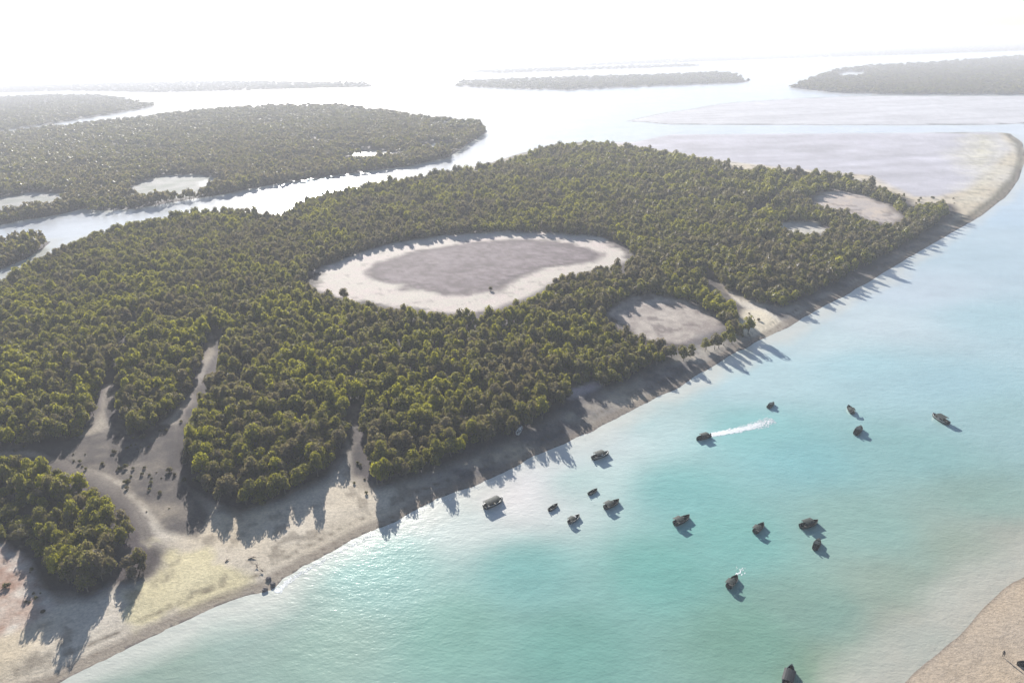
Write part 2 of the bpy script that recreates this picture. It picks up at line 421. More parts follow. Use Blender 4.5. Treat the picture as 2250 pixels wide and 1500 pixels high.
wet_q = (sd[QUADS] < 6).any(1)
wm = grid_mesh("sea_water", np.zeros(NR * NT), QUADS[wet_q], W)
wm.materials.append(water_mat())
water = bpy.data.objects.new("sea_water", wm); col.objects.link(water)
water["kind"] = "structure"

# ------------------------------------------------------------------ air
HAZE = 2.25e-4
bm = bmesh.new()
bmesh.ops.create_cube(bm, size=1.0)
bmesh.ops.scale(bm, vec=(90000, 90000, 130), verts=bm.verts)
bmesh.ops.translate(bm, vec=(0, 0, -4 + 65), verts=bm.verts)
hm = bpy.data.meshes.new("haze"); bm.to_mesh(hm); bm.free()
mh = bpy.data.materials.new("haze"); mh.use_nodes = True
nt = mh.node_tree; nt.nodes.clear()
out = nt.nodes.new("ShaderNodeOutputMaterial"); pv = nt.nodes.new("ShaderNodeVolumePrincipled")
pv.inputs["Color"].default_value = (0.92, 0.94, 1.0, 1); pv.inputs["Density"].default_value = HAZE
pv.inputs["Anisotropy"].default_value = 0.05
nt.links.new(pv.outputs[0], out.inputs["Volume"])
hm.materials.append(mh)
haze = bpy.data.objects.new("haze", hm); col.objects.link(haze); haze["kind"] = "stuff"

# ------------------------------------------------------------------ mangrove materials
def leaf_mat():
    m, nt, b = new_mat("mangrove_leaf")
    out = nt.nodes["Material Output"]
    tint = nt.nodes.new("ShaderNodeAttribute"); tint.attribute_type = 'INSTANCER'; tint.attribute_name = "tint"
    fa = nt.nodes.new("ShaderNodeAttribute"); fa.attribute_name = "leafy"
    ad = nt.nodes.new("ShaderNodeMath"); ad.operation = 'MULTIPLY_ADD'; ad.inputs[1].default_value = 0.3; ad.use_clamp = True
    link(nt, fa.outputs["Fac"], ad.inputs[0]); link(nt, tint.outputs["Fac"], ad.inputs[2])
    rp = nt.nodes.new("ShaderNodeValToRGB")
    e = rp.color_ramp.elements
    e[0].position = 0.0; e[0].color = (0.135, 0.112, 0.100, 1)
    e[1].position = 1.0; e[1].color = (0.270, 0.255, 0.030, 1)
    for pos, c in ((0.25, (0.138, 0.120, 0.082)), (0.5, (0.130, 0.126, 0.046)), (0.75, (0.185, 0.178, 0.034))):
        k = e.new(pos); k.color = (*c, 1)
    link(nt, ad.outputs[0], rp.inputs[0])
    link(nt, rp.outputs[0], b.inputs["Base Color"])
    b.inputs["Roughness"].default_value = 0.6
    b.inputs["Specular IOR Level"].default_value = 0.22
    tr = nt.nodes.new("ShaderNodeBsdfTranslucent")
    mc = nt.nodes.new("ShaderNodeMixRGB"); mc.blend_type = 'MULTIPLY'; mc.inputs[0].default_value = 1; mc.inputs[2].default_value = (1.9, 1.9, 1.0, 1)
    link(nt, rp.outputs[0], mc.inputs[1]); link(nt, mc.outputs[0], tr.inputs[0])
    ms = nt.nodes.new("ShaderNodeMixShader"); ms.inputs[0].default_value = 0.42
    link(nt, b.outputs[0], ms.inputs[1]); link(nt, tr.outputs[0], ms.inputs[2]); link(nt, ms.outputs[0], out.inputs["Surface"])
    return m

def plain_mat(name, c, rough=0.6, noise=0.0, scale=4.0, metallic=0.0):
    m, nt, b = new_mat(name)
    b.inputs["Roughness"].default_value = rough
    b.inputs["Metallic"].default_value = metallic
    n = nt.nodes.new("ShaderNodeTexNoise"); n.inputs["Scale"].default_value = scale; n.inputs["Detail"].default_value = 4
    tc = nt.nodes.new("ShaderNodeTexCoord"); link(nt, tc.outputs["Object"], n.inputs["Vector"])
    rp = nt.nodes.new("ShaderNodeMixRGB"); rp.inputs[1].default_value = (*[v * (1 - noise) for v in c], 1); rp.inputs[2].default_value = (*[min(1, v * (1 + noise)) for v in c], 1)
    link(nt, n.outputs["Fac"], rp.inputs[0]); link(nt, rp.outputs[0], b.inputs["Base Color"])
    return m

LEAF = leaf_mat()
BARK = plain_mat("bark", (0.16, 0.13, 0.11), 0.9, 0.4, 6)

def mesh_from(name, verts, faces, mats, midx=None, leafy=None, smooth=False):
    me = bpy.data.meshes.new(name)
    me.from_pydata([tuple(v) for v in verts], [], faces)
    for m in mats: me.materials.append(m)
    if midx is not None: me.polygons.foreach_set("material_index", np.array(midx, np.int32))
    if leafy is not None:
        a = me.attributes.new("leafy", 'FLOAT', 'FACE'); a.data.foreach_set("value", np.array(leafy, np.float32))
    if smooth: me.polygons.foreach_set("use_smooth", np.ones(len(faces), bool))
    me.update()
    return me

def crown_geo(r, nleaf, size, nlobe=8, core=True):
    """unit mangrove crown: radius about 2.6, top at 6.6, skirts down to about 1.5"""
    V, F, L = [], [], []
    lobes = [(Vector((0, 0, 4.6)), 2.0)]
    for k in range(nlobe):
        a = k * 2.4 + r.uniform(-.5, .5)
        d = r.uniform(1.1, 1.8)
        lobes.append((Vector((math.cos(a) * d, math.sin(a) * d, r.uniform(2.6, 4.4) - d * 0.25)), r.uniform(0.85, 1.3)))
    if core:
        for c, rad in lobes:
            b0 = len(V)
            q = rad * 0.88
            pts = [Vector(p) for p in ((0, 0, 1), (1, 0, 0), (0, 1, 0), (-1, 0, 0), (0, -1, 0), (0, 0, -1))]
            rz = Matrix.Rotation(r.uniform(0, 3), 3, 'Z')
            for p in pts: V.append(c + rz @ Vector((p.x * q, p.y * q, p.z * q * 0.8)))
            for t in ((0, 1, 2), (0, 2, 3), (0, 3, 4), (0, 4, 1), (5, 2, 1), (5, 3, 2), (5, 4, 3), (5, 1, 4)):
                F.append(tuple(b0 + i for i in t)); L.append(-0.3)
    wts = [rad ** 2 for _, rad in lobes]
    for k in range(nleaf):
        c, rad = r.choices(lobes, wts)[0]
        while True:
            n = Vector((r.gauss(0, 1), r.gauss(0, 1), r.gauss(0.35, 1)))
            if n.length > 0.2: n.normalize(); break
        p = c + Vector((n.x, n.y, n.z * 0.80)) * rad * r.uniform(0.86, 1.08)
        nn = (n + Vector((r.gauss(0, .3), r.gauss(0, .3), r.gauss(0.15, .3)))).normalized()
        t = nn.orthogonal().normalized()
        t = Matrix.Rotation(r.uniform(0, 6.28), 3, nn) @ t
        s = size * r.uniform(0.6, 1.3)
        u = nn.cross(t)
        b0 = len(V)
        V += [p + t * s * 0.6 - nn * s * 0.15, p + u * s * 0.42 + nn * s * 0.1, p - t * s * 0.6 - nn * s * 0.15, p - u * s * 0.42 + nn * s * 0.1]
        F.append((b0, b0 + 1, b0 + 2, b0 + 3)); L.append(r.uniform(-1, 1))
    return V, F, L

def tube(V, F, a, b, ra, rb, n=5):
    a, b = Vector(a), Vector(b)
    d = (b - a).normalized(); o = d.orthogonal().normalized(); q = d.cross(o)
    b0 = len(V)
    for c, r_ in ((a, ra), (b, rb)):
        for k in range(n):
            an = 2 * math.pi * k / n
            V.append(c + (o * math.cos(an) + q * math.sin(an)) * r_)
    for k in range(n):
        F.append((b0 + k, b0 + (k + 1) % n, b0 + n + (k + 1) % n, b0 + n + k))
    F.append(tuple(b0 + k for k in reversed(range(n)))); F.append(tuple(b0 + n + k for k in range(n)))

def trunk_geo(r, limbs=5):
    V, F = [], []
    tube(V, F, (0, 0, -0.5), (0.1, 0.05, 1.4), 0.24, 0.17, 6)
    for k in range(limbs):
        a = k * 6.28 / limbs + r.uniform(-.4, .4)
        z0 = r.uniform(0.7, 1.35)
        m = Vector((math.cos(a) * 0.9, math.sin(a) * 0.9, r.uniform(2.2, 3.0)))
        e = Vector((math.cos(a) * 1.6, math.sin(a) * 1.6, r.uniform(3.6, 4.6)))
        tube(V, F, (0.05, 0.03, z0), m, 0.12, 0.08); tube(V, F, m, e, 0.08, 0.03)
    tube(V, F, (0.1, 0.05, 1.35), (0.2, -0.1, 4.8), 0.16, 0.04)
    return V, F

CROWNS, TRUNKS = [], []
for k in range(7):
    r = random.Random(100 + k)
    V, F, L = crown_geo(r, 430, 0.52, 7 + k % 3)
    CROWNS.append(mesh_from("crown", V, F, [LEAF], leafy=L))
    V, F = trunk_geo(r, 4 + k % 3)
    TRUNKS.append(mesh_from("trunk", V, F, [BARK]))

def whole_tree(seed, nleaf, size):
    r = random.Random(seed)
    V, F, L = crown_geo(r, nleaf, size, 7)
    mi = [0] * len(F)
    v2, f2 = [], []
    tube(v2, f2, (0, 0, -0.3), (0.1, 0, 3.6), 0.22, 0.12, 4)
    b0 = len(V)
    F = F + [tuple(i + b0 for i in q) for q in f2]; V = V + v2
    mi += [1] * len(f2); L += [0] * len(f2)
    me = mesh_from("mangrove", V, F, [LEAF, BARK], mi, L)
    return bpy.data.objects.new("mangrove_prototype", me)
MID = [whole_tree(300 + k, 210, 0.72) for k in range(5)]
FAR = [whole_tree(400 + k, 60, 1.35) for k in range(4)]

# ------------------------------------------------------------------ where the trees stand
def scatter(pg, spacing, grow=0.012):
    """jittered positions inside a polygon; spacing grows with distance from the survey point"""
    pts = []
    lo, hi = pg.min(0), pg.max(0)
    y = lo[1]
    while y < hi[1]:
        d = max(60, y)
        s = max(spacing, d * grow)
        n = int((hi[0] - lo[0]) / s) + 1
        xs = lo[0] + (np.arange(n) + rng.uniform(-.38, .38, n) + rng.uniform(0, 1)) * s
        pts.append(np.stack([xs, y + rng.uniform(-.38, .38, n) * s, np.full(n, s)], 1))
        y += s * 0.9
    P = np.concatenate(pts)
    m = np.abs(np.arctan2(P[:, 0], P[:, 1])) < math.radians(44)
    P = P[m]
    return P

def keep_inside(P, pg, margin=0.0):
    return P[signed(warp(P[:, :2], 0.9), pg, 5) > margin]

ZM = 2.5
f_main, f_front = poly(FOREST_MAIN, ZM), poly(FOREST_FRONT, ZM)
P1 = keep_inside(scatter(f_main, 3.25, 0.0066), f_main, 1.2)
P2 = keep_inside(scatter(f_front, 3.2), f_front, 1.2)
PM = np.concatenate([P1, P2])
for k in CLEAR:
    if k == 'inner': continue
    c = CLEAR_TREES[k]
    PM = PM[signed(PM[:, :2], poly(c, 1.5), 10) < 0.5]
for pts, w in CREEKS:
    PM = PM[line_dist(PM[:, :2], [g(*p, 1.5) for p in pts]) > w + 0.9 + 1.0 * rng.standard_normal(len(PM))]
gapn = fbm(PM[:, 0] / 16, PM[:, 1] / 16, 77)
gap2 = fbm(PM[:, 0] / 6.5, PM[:, 1] / 6.5, 78)
PM = PM[((gapn > -0.42) | (rng.random(len(PM)) < 0.4)) & ((gap2 > -0.34) | (rng.random(len(PM)) < 0.25))]
# scattered outliers on the flats and at clearing edges
OUT = [(2050, 462, .9), (2068, 470, .8), (2030, 480, .9), (1960, 440, .7), (1905, 412, .7), (1985, 436, .6), (1660, 376, .7), (1600, 366, .7)]
extra = np.array([[*g(x, y), 4.5 * s] for x, y, s in OUT])
f_bank = poly([(1425, 770), (1500, 776), (1585, 752), (1615, 722), (1650, 728), (1610, 752), (1550, 776), (1480, 798), (1430, 800)], 1.5)
P3 = keep_inside(scatter(f_bank, 3.4), f_bank, 0)
PM = np.concatenate([PM, extra, P3[rng.random(len(P3)) < 0.8]])

def tree_rows(P):
    """x, y, z, scale, height scale, rotation, tint, variant"""
    n = len(P)
    r = np.hypot(P[:, 0], P[:, 1])
    sc = (P[:, 2] / 3.9) ** 0.85 * (0.86 + 0.17 * fbm(P[:, 0] / 22, P[:, 1] / 22, 8) + 0.22 * rng.standard_normal(n).clip(-1.5, 1.9))
    sc = np.clip(sc, 0.40, 3.5)
    hs = np.clip(1.10 + 0.22 * fbm(P[:, 0] / 30, P[:, 1] / 30, 9) + 0.20 * rng.standard_normal(n), 0.6, 1.6)
    hs = hs * np.where(sc < 1, sc ** -0.38, np.clip(1.3 / np.maximum(sc, 1.3), 0.3, 1))
    tint = np.clip(0.46 + 0.75 * fbm(P[:, 0] / 30, P[:, 1] / 30, 51) + 0.30 * fbm(P[:, 0] / 7, P[:, 1] / 7, 52) + 0.18 * rng.standard_normal(n), 0.02, 0.98)
    hs = np.where(signed(P[:, :2], poly([(-900, 1090), (0, 1080), (60, 1120), (85, 1180), (110, 1260), (60, 1300), (-900, 1500)]), 10) > 0, hs * 0.5, hs)
    z = np.full(n, 0.3)
    return np.stack([P[:, 0], P[:, 1], z, sc, hs, rng.uniform(0, 6.28, n), tint, rng.integers(0, 100, n)], 1)

TR = tree_rows(PM)

# in-view test for choosing the three hundred that show largest
def project(P):
    q = (P - np.array([0, 0, H])) @ R3
    return 1125 + FOCAL * q[:, 0] / -q[:, 2], 750 - FOCAL * q[:, 1] / -q[:, 2], -q[:, 2]
px, py, dep = project(np.stack([TR[:, 0], TR[:, 1], np.full(len(TR), 4.0)], 1))
vis = (px > 0) & (px < 2250) & (py > 0) & (py < 1500)
size_px = np.where(vis, TR[:, 3] / dep, 0)
order = np.argsort(-size_px)
ONE_BY_ONE = set(order[:296].tolist())

front_edge = signed(TR[:, :2], f_front, 1e4)
shore_sd = signed(TR[:, :2], LANDS[0], 1e4)

def clump_of(i):
    X = px[i]
    if front_edge[i] > 0: return 'lower left clump'
    if X < 215: return 'stand left of the creeks'
    if X < 405: return 'stand between the two creeks'
    if X < 770: return 'rounded middle clump'
    return 'stand right of the creek mouth'

ORD = ['first', 'second', 'third', 'fourth', 'fifth', 'sixth', 'seventh', 'eighth', 'ninth', 'tenth', 'eleventh', 'twelfth',
       'thirteenth', 'fourteenth', 'fifteenth', 'sixteenth', 'seventeenth', 'eighteenth', 'nineteenth', 'twentieth', 'twenty-first', 'twenty-second', 'twenty-third', 'twenty-fourth', 'twenty-fifth', 'twenty-sixth']
LABEL, GROUP = {}, {}
_by = {}
for i in ONE_BY_ONE: _by.setdefault(clump_of(i), []).append(i)
for cl, ids in _by.items():
    ids.sort(key=lambda i: -py[i])
    cells = {}
    for n_, i in enumerate(ids):
        row = ('nearest', 'middle', 'farthest')[min(2, 3 * n_ // len(ids))]
        h_ = TR[i, 3] * TR[i, 4]
        size = 'tall' if h_ > 1.02 else ('low' if h_ < 0.78 else 'rounded')
        hue = 'yellowish' if TR[i, 6] > 0.62 else ('brownish' if TR[i, 6] < 0.36 else 'olive')
        cells.setdefault((row, size, hue), []).append(i)
    for (row, size, hue), m in cells.items():
        m.sort(key=lambda i: px[i])
        for n_, i in enumerate(m):
            o_ = 'only' if len(m) == 1 else ORD[min(n_, 25)]
            frm = '' if len(m) == 1 else ' from left'
            LABEL[i] = f"{o_} {size} {hue} mangrove{frm}, {row} rows of {cl}"
            GROUP[i] = f"mangroves of the {cl}"

def make_tree(k, row):
    t = bpy.data.objects.new("mangrove_tree", None); col.objects.link(t)
    t.empty_display_size = 0.5
    for nm, me in (("crown", CROWNS[k]), ("trunk", TRUNKS[k])):
        o = bpy.data.objects.new(nm, me); col.objects.link(o); o.parent = t
    return t

protos = {}
def place_tree(i):
    row = TR[i]
    k = int(row[7]) % len(CROWNS)
    if k not in protos:
        t = protos[k] = make_tree(k, row)
    else:
        s = protos[k]
        t = s.copy(); col.objects.link(t)
        for ch in s.children:
            c = ch.copy(); col.objects.link(c); c.parent = t
    t.location = (row[0], row[1], row[2]); t.rotation_euler = (0, 0, row[5])
    t.scale = (row[3], row[3], row[3] * row[4])
    for c in t.children: c["tint"] = float(row[6])
    t["label"], t["group"] = LABEL[i], GROUP[i]
    t["category"] = "mangrove tree"
    return t

for i in sorted(ONE_BY_ONE):
    place_tree(i)

def forest(name, rows, variants, label):
    me = bpy.data.meshes.new(name)
    me.vertices.add(len(rows)); me.vertices.foreach_set("co", rows[:, :3].astype(np.float32).ravel())
    def attr(n, typ, data, key="value"):
        a = me.attributes.new(n, typ, 'POINT'); a.data.foreach_set(key, data)
    attr("scl", 'FLOAT_VECTOR', np.stack([rows[:, 3], rows[:, 3], rows[:, 3] * rows[:, 4]], 1).astype(np.float32).ravel(), "vector")
    attr("turn", 'FLOAT_VECTOR', np.stack([rows[:, 5] * 0, rows[:, 5] * 0, rows[:, 5]], 1).astype(np.float32).ravel(), "vector")
    attr("tint", 'FLOAT', rows[:, 6].astype(np.float32))
    attr("kind_index", 'INT', (rows[:, 7].astype(np.int32) % len(variants)))
    o = bpy.data.objects.new(name, me); col.objects.link(o)
    ng = bpy.data.node_groups.new(name, 'GeometryNodeTree')
    ng.interface.new_socket("Geometry", in_out='INPUT', socket_type='NodeSocketGeometry')
    ng.interface.new_socket("Geometry", in_out='OUTPUT', socket_type='NodeSocketGeometry')
    N = ng.nodes
    gi, go = N.new("NodeGroupInput"), N.new("NodeGroupOutput")
    iop = N.new("GeometryNodeInstanceOnPoints")
    g2i = N.new("GeometryNodeGeometryToInstance")
    for v in reversed(variants):
        oi = N.new("GeometryNodeObjectInfo"); oi.inputs["Object"].default_value = v; oi.inputs["As Instance"].default_value = False
        ng.links.new(oi.outputs["Geometry"], g2i.inputs[0])
    def named(n, t):
        a = N.new("GeometryNodeInputNamedAttribute"); a.data_type = t; a.inputs["Name"].default_value = n
        return a.outputs["Attribute"]
    ng.links.new(gi.outputs[0], iop.inputs["Points"]); ng.links.new(g2i.outputs[0], iop.inputs["Instance"])
    iop.inputs["Pick Instance"].default_value = True
    ng.links.new(named("kind_index", 'INT'), iop.inputs["Instance Index"])
    e2r = N.new("FunctionNodeEulerToRotation")
    ng.links.new(named("turn", 'FLOAT_VECTOR'), e2r.inputs[0]); ng.links.new(e2r.outputs[0], iop.inputs["Rotation"])
    ng.links.new(named("scl", 'FLOAT_VECTOR'), iop.inputs["Scale"])
    ng.links.new(iop.outputs[0], go.inputs[0])
    md = o.modifiers.new("trees", 'NODES'); md.node_group = ng
    o["kind"] = "stuff"; o["label"] = label; o["category"] = "mangrove forest"
    return o

rest = TR[[i for i in range(len(TR)) if i not in ONE_BY_ONE]]
dist = np.hypot(rest[:, 0], rest[:, 1])
print("trees main", len(TR))
forest("mangrove_forest", rest, MID, "dense olive mangrove canopy covering the near island around the pale oval clearing")

def far_forest(name, outlines, spacing, grow, label, gaps=True):
    rows = []
    for o in outlines:
        pg = poly(o, 1.5)
        P = scatter(pg, spacing, grow)
        P = P[signed(warp(P[:, :2], 1.2), pg, 5) > 2.0]
        for q in POOLS + PANS:
            P = P[signed(warp(P[:, :2], .5), q, 5) < 0]
        if gaps:
            n = fbm(P[:, 0] / 60, P[:, 1] / 60, 33)
            P = P[(n > -0.30) | (rng.random(len(P)) < 0.3)]
        rows.append(tree_rows(P))
    rows = np.concatenate(rows)
    rows[:, 6] = np.clip(rows[:, 6] * 0.55, 0, 1)
    print(name, len(rows))
    return forest(name, rows, FAR, label)

far_forest("far_mangrove_forest", [LAND_B, ISLET], 5.0, 0.0085, "hazy grey-green mangrove canopy on the island across the pale channel")
far_forest("distant_mangrove_forest", [LAND_C, LAND_G], 8.0, 0.010, "faint blue-grey mangrove belt beyond the far channel at the left", False)
far_forest("tapering_mangrove_islet", [LAND_D, LAND_H], 8.0, 0.010, "thin mauve mangrove strip alone in the bright water near the horizon", False)
far_forest("grey_mangrove_peninsula", [LAND_E], 8.0, 0.010, "grey-green mangrove point behind the lilac tidal flat", False)
far_forest("horizon_mangrove_coast", [LAND_F], 9.0, 0.010, "palest mangrove coast along the horizon above the white channel", False)

# low grey shrubs on the creek mud, the near corner and the edges of the spit
def shrubs():
    P = []
    for pts, sp in (([(190, 975), (270, 940), (400, 930), (400, 1040), (460, 1110), (400, 1130), (330, 1110), (250, 1060), (100, 1000), (-300, 1005), (-300, 970)], 2.6),
                    ([(-500, 1300), (-60, 1200), (20, 1195), (75, 1235), (110, 1290), (130, 1320), (40, 1370), (-100, 1420), (-500, 1600)], 2.2),
                    ([(1990, 445), (2060, 430), (2110, 440), (2090, 470), (2040, 500), (2000, 470)], 7.0),
                    ([(1600, 722), (1560, 690), (1590, 660), (1660, 700), (1650, 722)], 5.0),
                    
                    ([(745, 1110), (735, 1060), (780, 1010), (800, 1060), (790, 1100)], 3.0)):
        pg = poly(pts, .5)
        Q = scatter(pg, sp, 0.001)
        Q = Q[signed(warp(Q[:, :2], .6), pg, 5) > 0]
        Q[:, :2] += rng.normal(0, sp * .5, (len(Q), 2))
        Q = Q[(rng.random(len(Q)) < 0.8) & (fbm(Q[:, 0] / 5, Q[:, 1] / 5, 90) > 0.12)]
        P.append(Q)
    R = tree_rows(np.concatenate(P))
    R[:, 3] = np.clip(R[:, 3], .3, 1) * rng.uniform(.12, .48, len(R)); R[:, 4] = 0.75; R[:, 6] = rng.uniform(0.0, 0.45, len(R))
    forest("low_shrubs", R, MID, "low grey-brown shrubs dotted over the bare creek mud and corner ground")
shrubs()

def lone_tree(px_, py_, sc, hs, k, tint, label):
    x, y = g(px_, py_)
    t = make_tree(k, None)
    t.location = (x, y, 0.3); t.scale = (sc, sc, sc * hs); t.rotation_euler = (0, 0, px_ * 0.1)
    for c in t.children: c["tint"] = tint
    t["label"] = label; t["category"] = "mangrove tree"
lone_tree(757, 660, 1.0, 1.1, 2, 0.2, "lone dark mangrove standing on the pale left rim of the oval clearing")
lone_tree(1078, 640, 0.5, 0.8, 4, 0.2, "small dark bush alone on the sand of the oval clearing")

# ------------------------------------------------------------------ boats
DARK = plain_mat("dark_hull_paint", (0.016, 0.024, 0.024), 0.45, 0.3)
DARKG = plain_mat("green_canvas", (0.012, 0.022, 0.020), 0.8, 0.3)
WHITE = plain_mat("white_gelcoat", (0.74, 0.74, 0.72), 0.4, 0.05)
WOOD = plain_mat("grey_deck", (0.09, 0.085, 0.075), 0.7, 0.3)
BLACK = plain_mat("black_cowling", (0.02, 0.02, 0.022), 0.4, 0.1)
STEEL = plain_mat("steel_pole", (0.35, 0.36, 0.37), 0.4, 0.1, 3, 0.8)
NAVY = plain_mat("navy_canvas", (0.03, 0.045, 0.10), 0.8, 0.2)

def hull_geo(L, B, D, deckz=0.28):
    """open skiff hull: pointed raised bow, transom stern, with thickness and an inside floor"""
    st = [(-0.5, 0.80, 0.00, 0.00), (-0.3, 0.95, 0.0, 0.0), (0.0, 1.0, 0.02, 0.0), (0.25, 0.80, 0.10, 0.02), (0.40, 0.46, 0.22, 0.08), (0.5, 0.04, 0.36, 0.25)]
    V, F = [], []
    for t, w, sheer, keel in st:
        x, hw = t * L, w * B / 2
        top, bot = D * 0.75 + sheer * D * 1.4, -D * 0.45 + keel * D * 1.6
        wall = min(0.07, hw * 0.5)
        V += [(x, 0, bot), (x, hw * .72, bot + D * .22), (x, hw, top), (x, hw - wall, top), (x, (hw - wall) * .85, bot + D * .55),
              (x, -(hw - wall) * .85, bot + D * .55), (x, -(hw - wall), top), (x, -hw, top), (x, -hw * .72, bot + D * .22)]
    n = 9
    for s in range(len(st) - 1):
        for k in range(n):
            a, b = s * n + k, s * n + (k + 1) % n
            F.append((a, a + n, b + n, b))
    F.append((0, 1, 2, 3, 4)); F.append((0, 4, 5)); F.append((0, 5, 6, 7, 8))
    e = (len(st) - 1) * n
    F.append((e + 4, e + 3, e + 2, e + 1, e)); F.append((e + 5, e + 4, e)); F.append((e + 8, e + 7, e + 6, e + 5, e))
    # transom board
    return V, F

def box(V, F, c, s, taper=1.0):
    b0 = len(V)
    for z, k in ((-.5, 1.0), (.5, taper)):
        for x, y in ((-.5, -.5), (.5, -.5), (.5, .5), (-.5, .5)):
            V.append((c[0] + x * s[0] * k, c[1] + y * s[1] * k, c[2] + z * s[2]))
    for q in ((3, 2, 1, 0), (4, 5, 6, 7), (0, 1, 5, 4), (1, 2, 6, 5), (2, 3, 7, 6), (3, 0, 4, 7)):
        F.append(tuple(b0 + i for i in q))

def add(name, V, F, m, parent, smooth=False):
    o = bpy.data.objects.new(name, mesh_from(name, V, F, [m], smooth=smooth))
    col.objects.link(o); o.parent = parent
    return o

def canopy_geo(x0, x1, hw, z, bow=0.18):
    V, F = [], []
    nx, ny = 4, 5
    for lay in (0, -0.05):
        for i in range(nx + 1):
            for j in range(ny + 1):
                v = j / ny * 2 - 1
                V.append((x0 + (x1 - x0) * i / nx, hw * v, z + bow * (1 - v * v) + lay - 0.04 * math.sin(i * 3.1)))
    o = (nx + 1) * (ny + 1)
    def q(i, j): return i * (ny + 1) + j
    for i in range(nx):
        for j in range(ny):
            F.append((q(i, j), q(i + 1, j), q(i + 1, j + 1), q(i, j + 1)))
            F.append((o + q(i, j + 1), o + q(i + 1, j + 1), o + q(i + 1, j), o + q(i, j)))
    for i in range(nx):
        F.append((q(i, 0), o + q(i, 0), o + q(i + 1, 0), q(i + 1, 0))); F.append((q(i + 1, ny), o + q(i + 1, ny), o + q(i, ny), q(i, ny)))
    for j in range(ny):
        F.append((q(0, j + 1), o + q(0, j + 1), o + q(0, j), q(0, j))); F.append((q(nx, j), o + q(nx, j), o + q(nx, j + 1), q(nx, j + 1)))
    return V, F

def motor(x, parent):
    V, F = [], []
    box(V, F, (x - 0.22, 0, 0.78), (0.42, 0.32, 0.46), 0.75)
    m = add("outboard_motor", V, F, BLACK, parent)
    V, F = [], []
    box(V, F, (x - 0.24, 0, 0.15), (0.14, 0.10, 0.9)); box(V, F, (x - 0.24, 0, -0.12), (0.34, 0.16, 0.05))
    add("motor_leg", V, F, BLACK, m)

def make_boat(name, L, B, kind, hullm, canm, inner=None):
    t = bpy.data.objects.new(name, None); col.objects.link(t)
    V, F = hull_geo(L, B, 0.75)
    add("hull", V, F, hullm, t)
    V, F = [], []
    tube(V, F, (-L * .5, B * .40, .60), (L * .0, B * .5, .60), .04, .04); tube(V, F, (-L * .5, -B * .40, .60), (L * .0, -B * .5, .60), .04, .04)
    tube(V, F, (0, B * .5, .60), (L * .25, B * .40, .69), .04, .04); tube(V, F, (0, -B * .5, .60), (L * .25, -B * .40, .69), .04, .04)
    tube(V, F, (L * .25, B * .40, .69), (L * .5, 0, .95), .04, .04); tube(V, F, (L * .25, -B * .40, .69), (L * .5, 0, .95), .04, .04)
    add("gunwale", V, F, inner or WOOD, t)
    for x in (-.3, .02, .26):
        V, F = [], []
        box(V, F, (L * x, 0, 0.34), (0.32, B * (.80 if x < .2 else .60), 0.06)); add("bench", V, F, WOOD, t)
    V, F = [], []
    box(V, F, (-L * .495, 0, 0.36), (0.07, B * .76, 0.52)); add("transom", V, F, hullm, t)
    motor(-L * .5, t)
    if kind in ("canopy", "aft", "long"):
        x0, x1 = {"canopy": (-.34, .18), "aft": (-.46, -.06), "long": (-.45, .30)}[kind]
        V, F = canopy_geo(L * x0, L * x1, B * .52, 1.30); add("canopy", V, F, canm, t)
        for sx in (x0 + .02, x1 - .02):
            for sy in (-1, 1):
                V, F = [], []
                tube(V, F, (L * sx, sy * B * .42, .5), (L * sx, sy * B * .42, 1.36), .03, .03, 6); add("canopy_pole", V, F, STEEL, t)
    if kind in ("aft", "cabin", "open", "canopy"):
        V, F = [], []
        box(V, F, (L * .06, 0, 0.75), (0.6, 0.7, 0.75), .8); add("console", V, F, inner or DARK, t)
    if kind == "cabin":
        V, F = [], []
        box(V, F, (-L * .10, 0, 0.90), (L * .36, B * .74, 0.95), .84); add("cabin", V, F, hullm, t)
        V, F = [], []
        box(V, F, (L * .33, 0, .78), (L * .22, B * .45, .22), .7); add("foredeck", V, F, DARKG, t)
    return t

PROTO = {}
BOATS = [  # x, y, length, kind, heading (photo direction in degrees, 0 = to the right), label
 (1085, 1108, 6.6, "long", 25, "long dark canopied boat beside the white sand shoal, leftmost afloat"),
 (1320, 1003, 6.4, "canopy", 20, "dark boat with raised canopy nearest the shadowed beach, above the trio of small skiffs"),
 (1303, 1082, 3.7, "open", 30, "smallest dark skiff, top one of the loose cluster off the shoal"),
 (1216, 1116, 3.8, "open", 35, "small grey-green skiff at the left end of the cluster off the shoal"),
 (1262, 1142, 4.6, "aft", 35, "small dark skiff lowest in the cluster off the shoal"),
 (1345, 1110, 5.6, "aft", 28, "dark skiff with stern canopy at the right end of the cluster off the shoal"),
 (1499, 1145, 5.8, "aft", 28, "dark skiff alone in mid water right of the cluster"),
 (1545, 963, 5.6, "canopy", 196, "dark motor boat running left with a white wake behind it"),
 (1694, 892, 4.6, "cabin", 40, "round stubby dark cabin boat above the end of the white wake"),
 (1868, 902, 5.4, "aft", 120, "slim dark skiff pointing up and left, upper one of a pair"),
 (1886, 948, 6.0, "cabin", 55, "broad dark cabin boat just below the slim skiff of the pair"),
 (2065, 923, 6.8, "canopy", 150, "large dark canopied boat farthest right on the open water"),
 (1668, 1162, 5.0, "aft", 45, "dark skiff slanting up, left of the close pair in the lower water"),
 (1778, 1154, 5.8, "canopy", 18, "dark canopied boat, upper of the close pair in the lower water"),
 (1795, 1198, 4.6, "cabin", 65, "dark green cabin boat, lower of the close pair in the lower water"),
 (1610, 1280, 5.0, "aft", 52, "dark skiff alone with a splash of foam, lowest in mid water"),
]
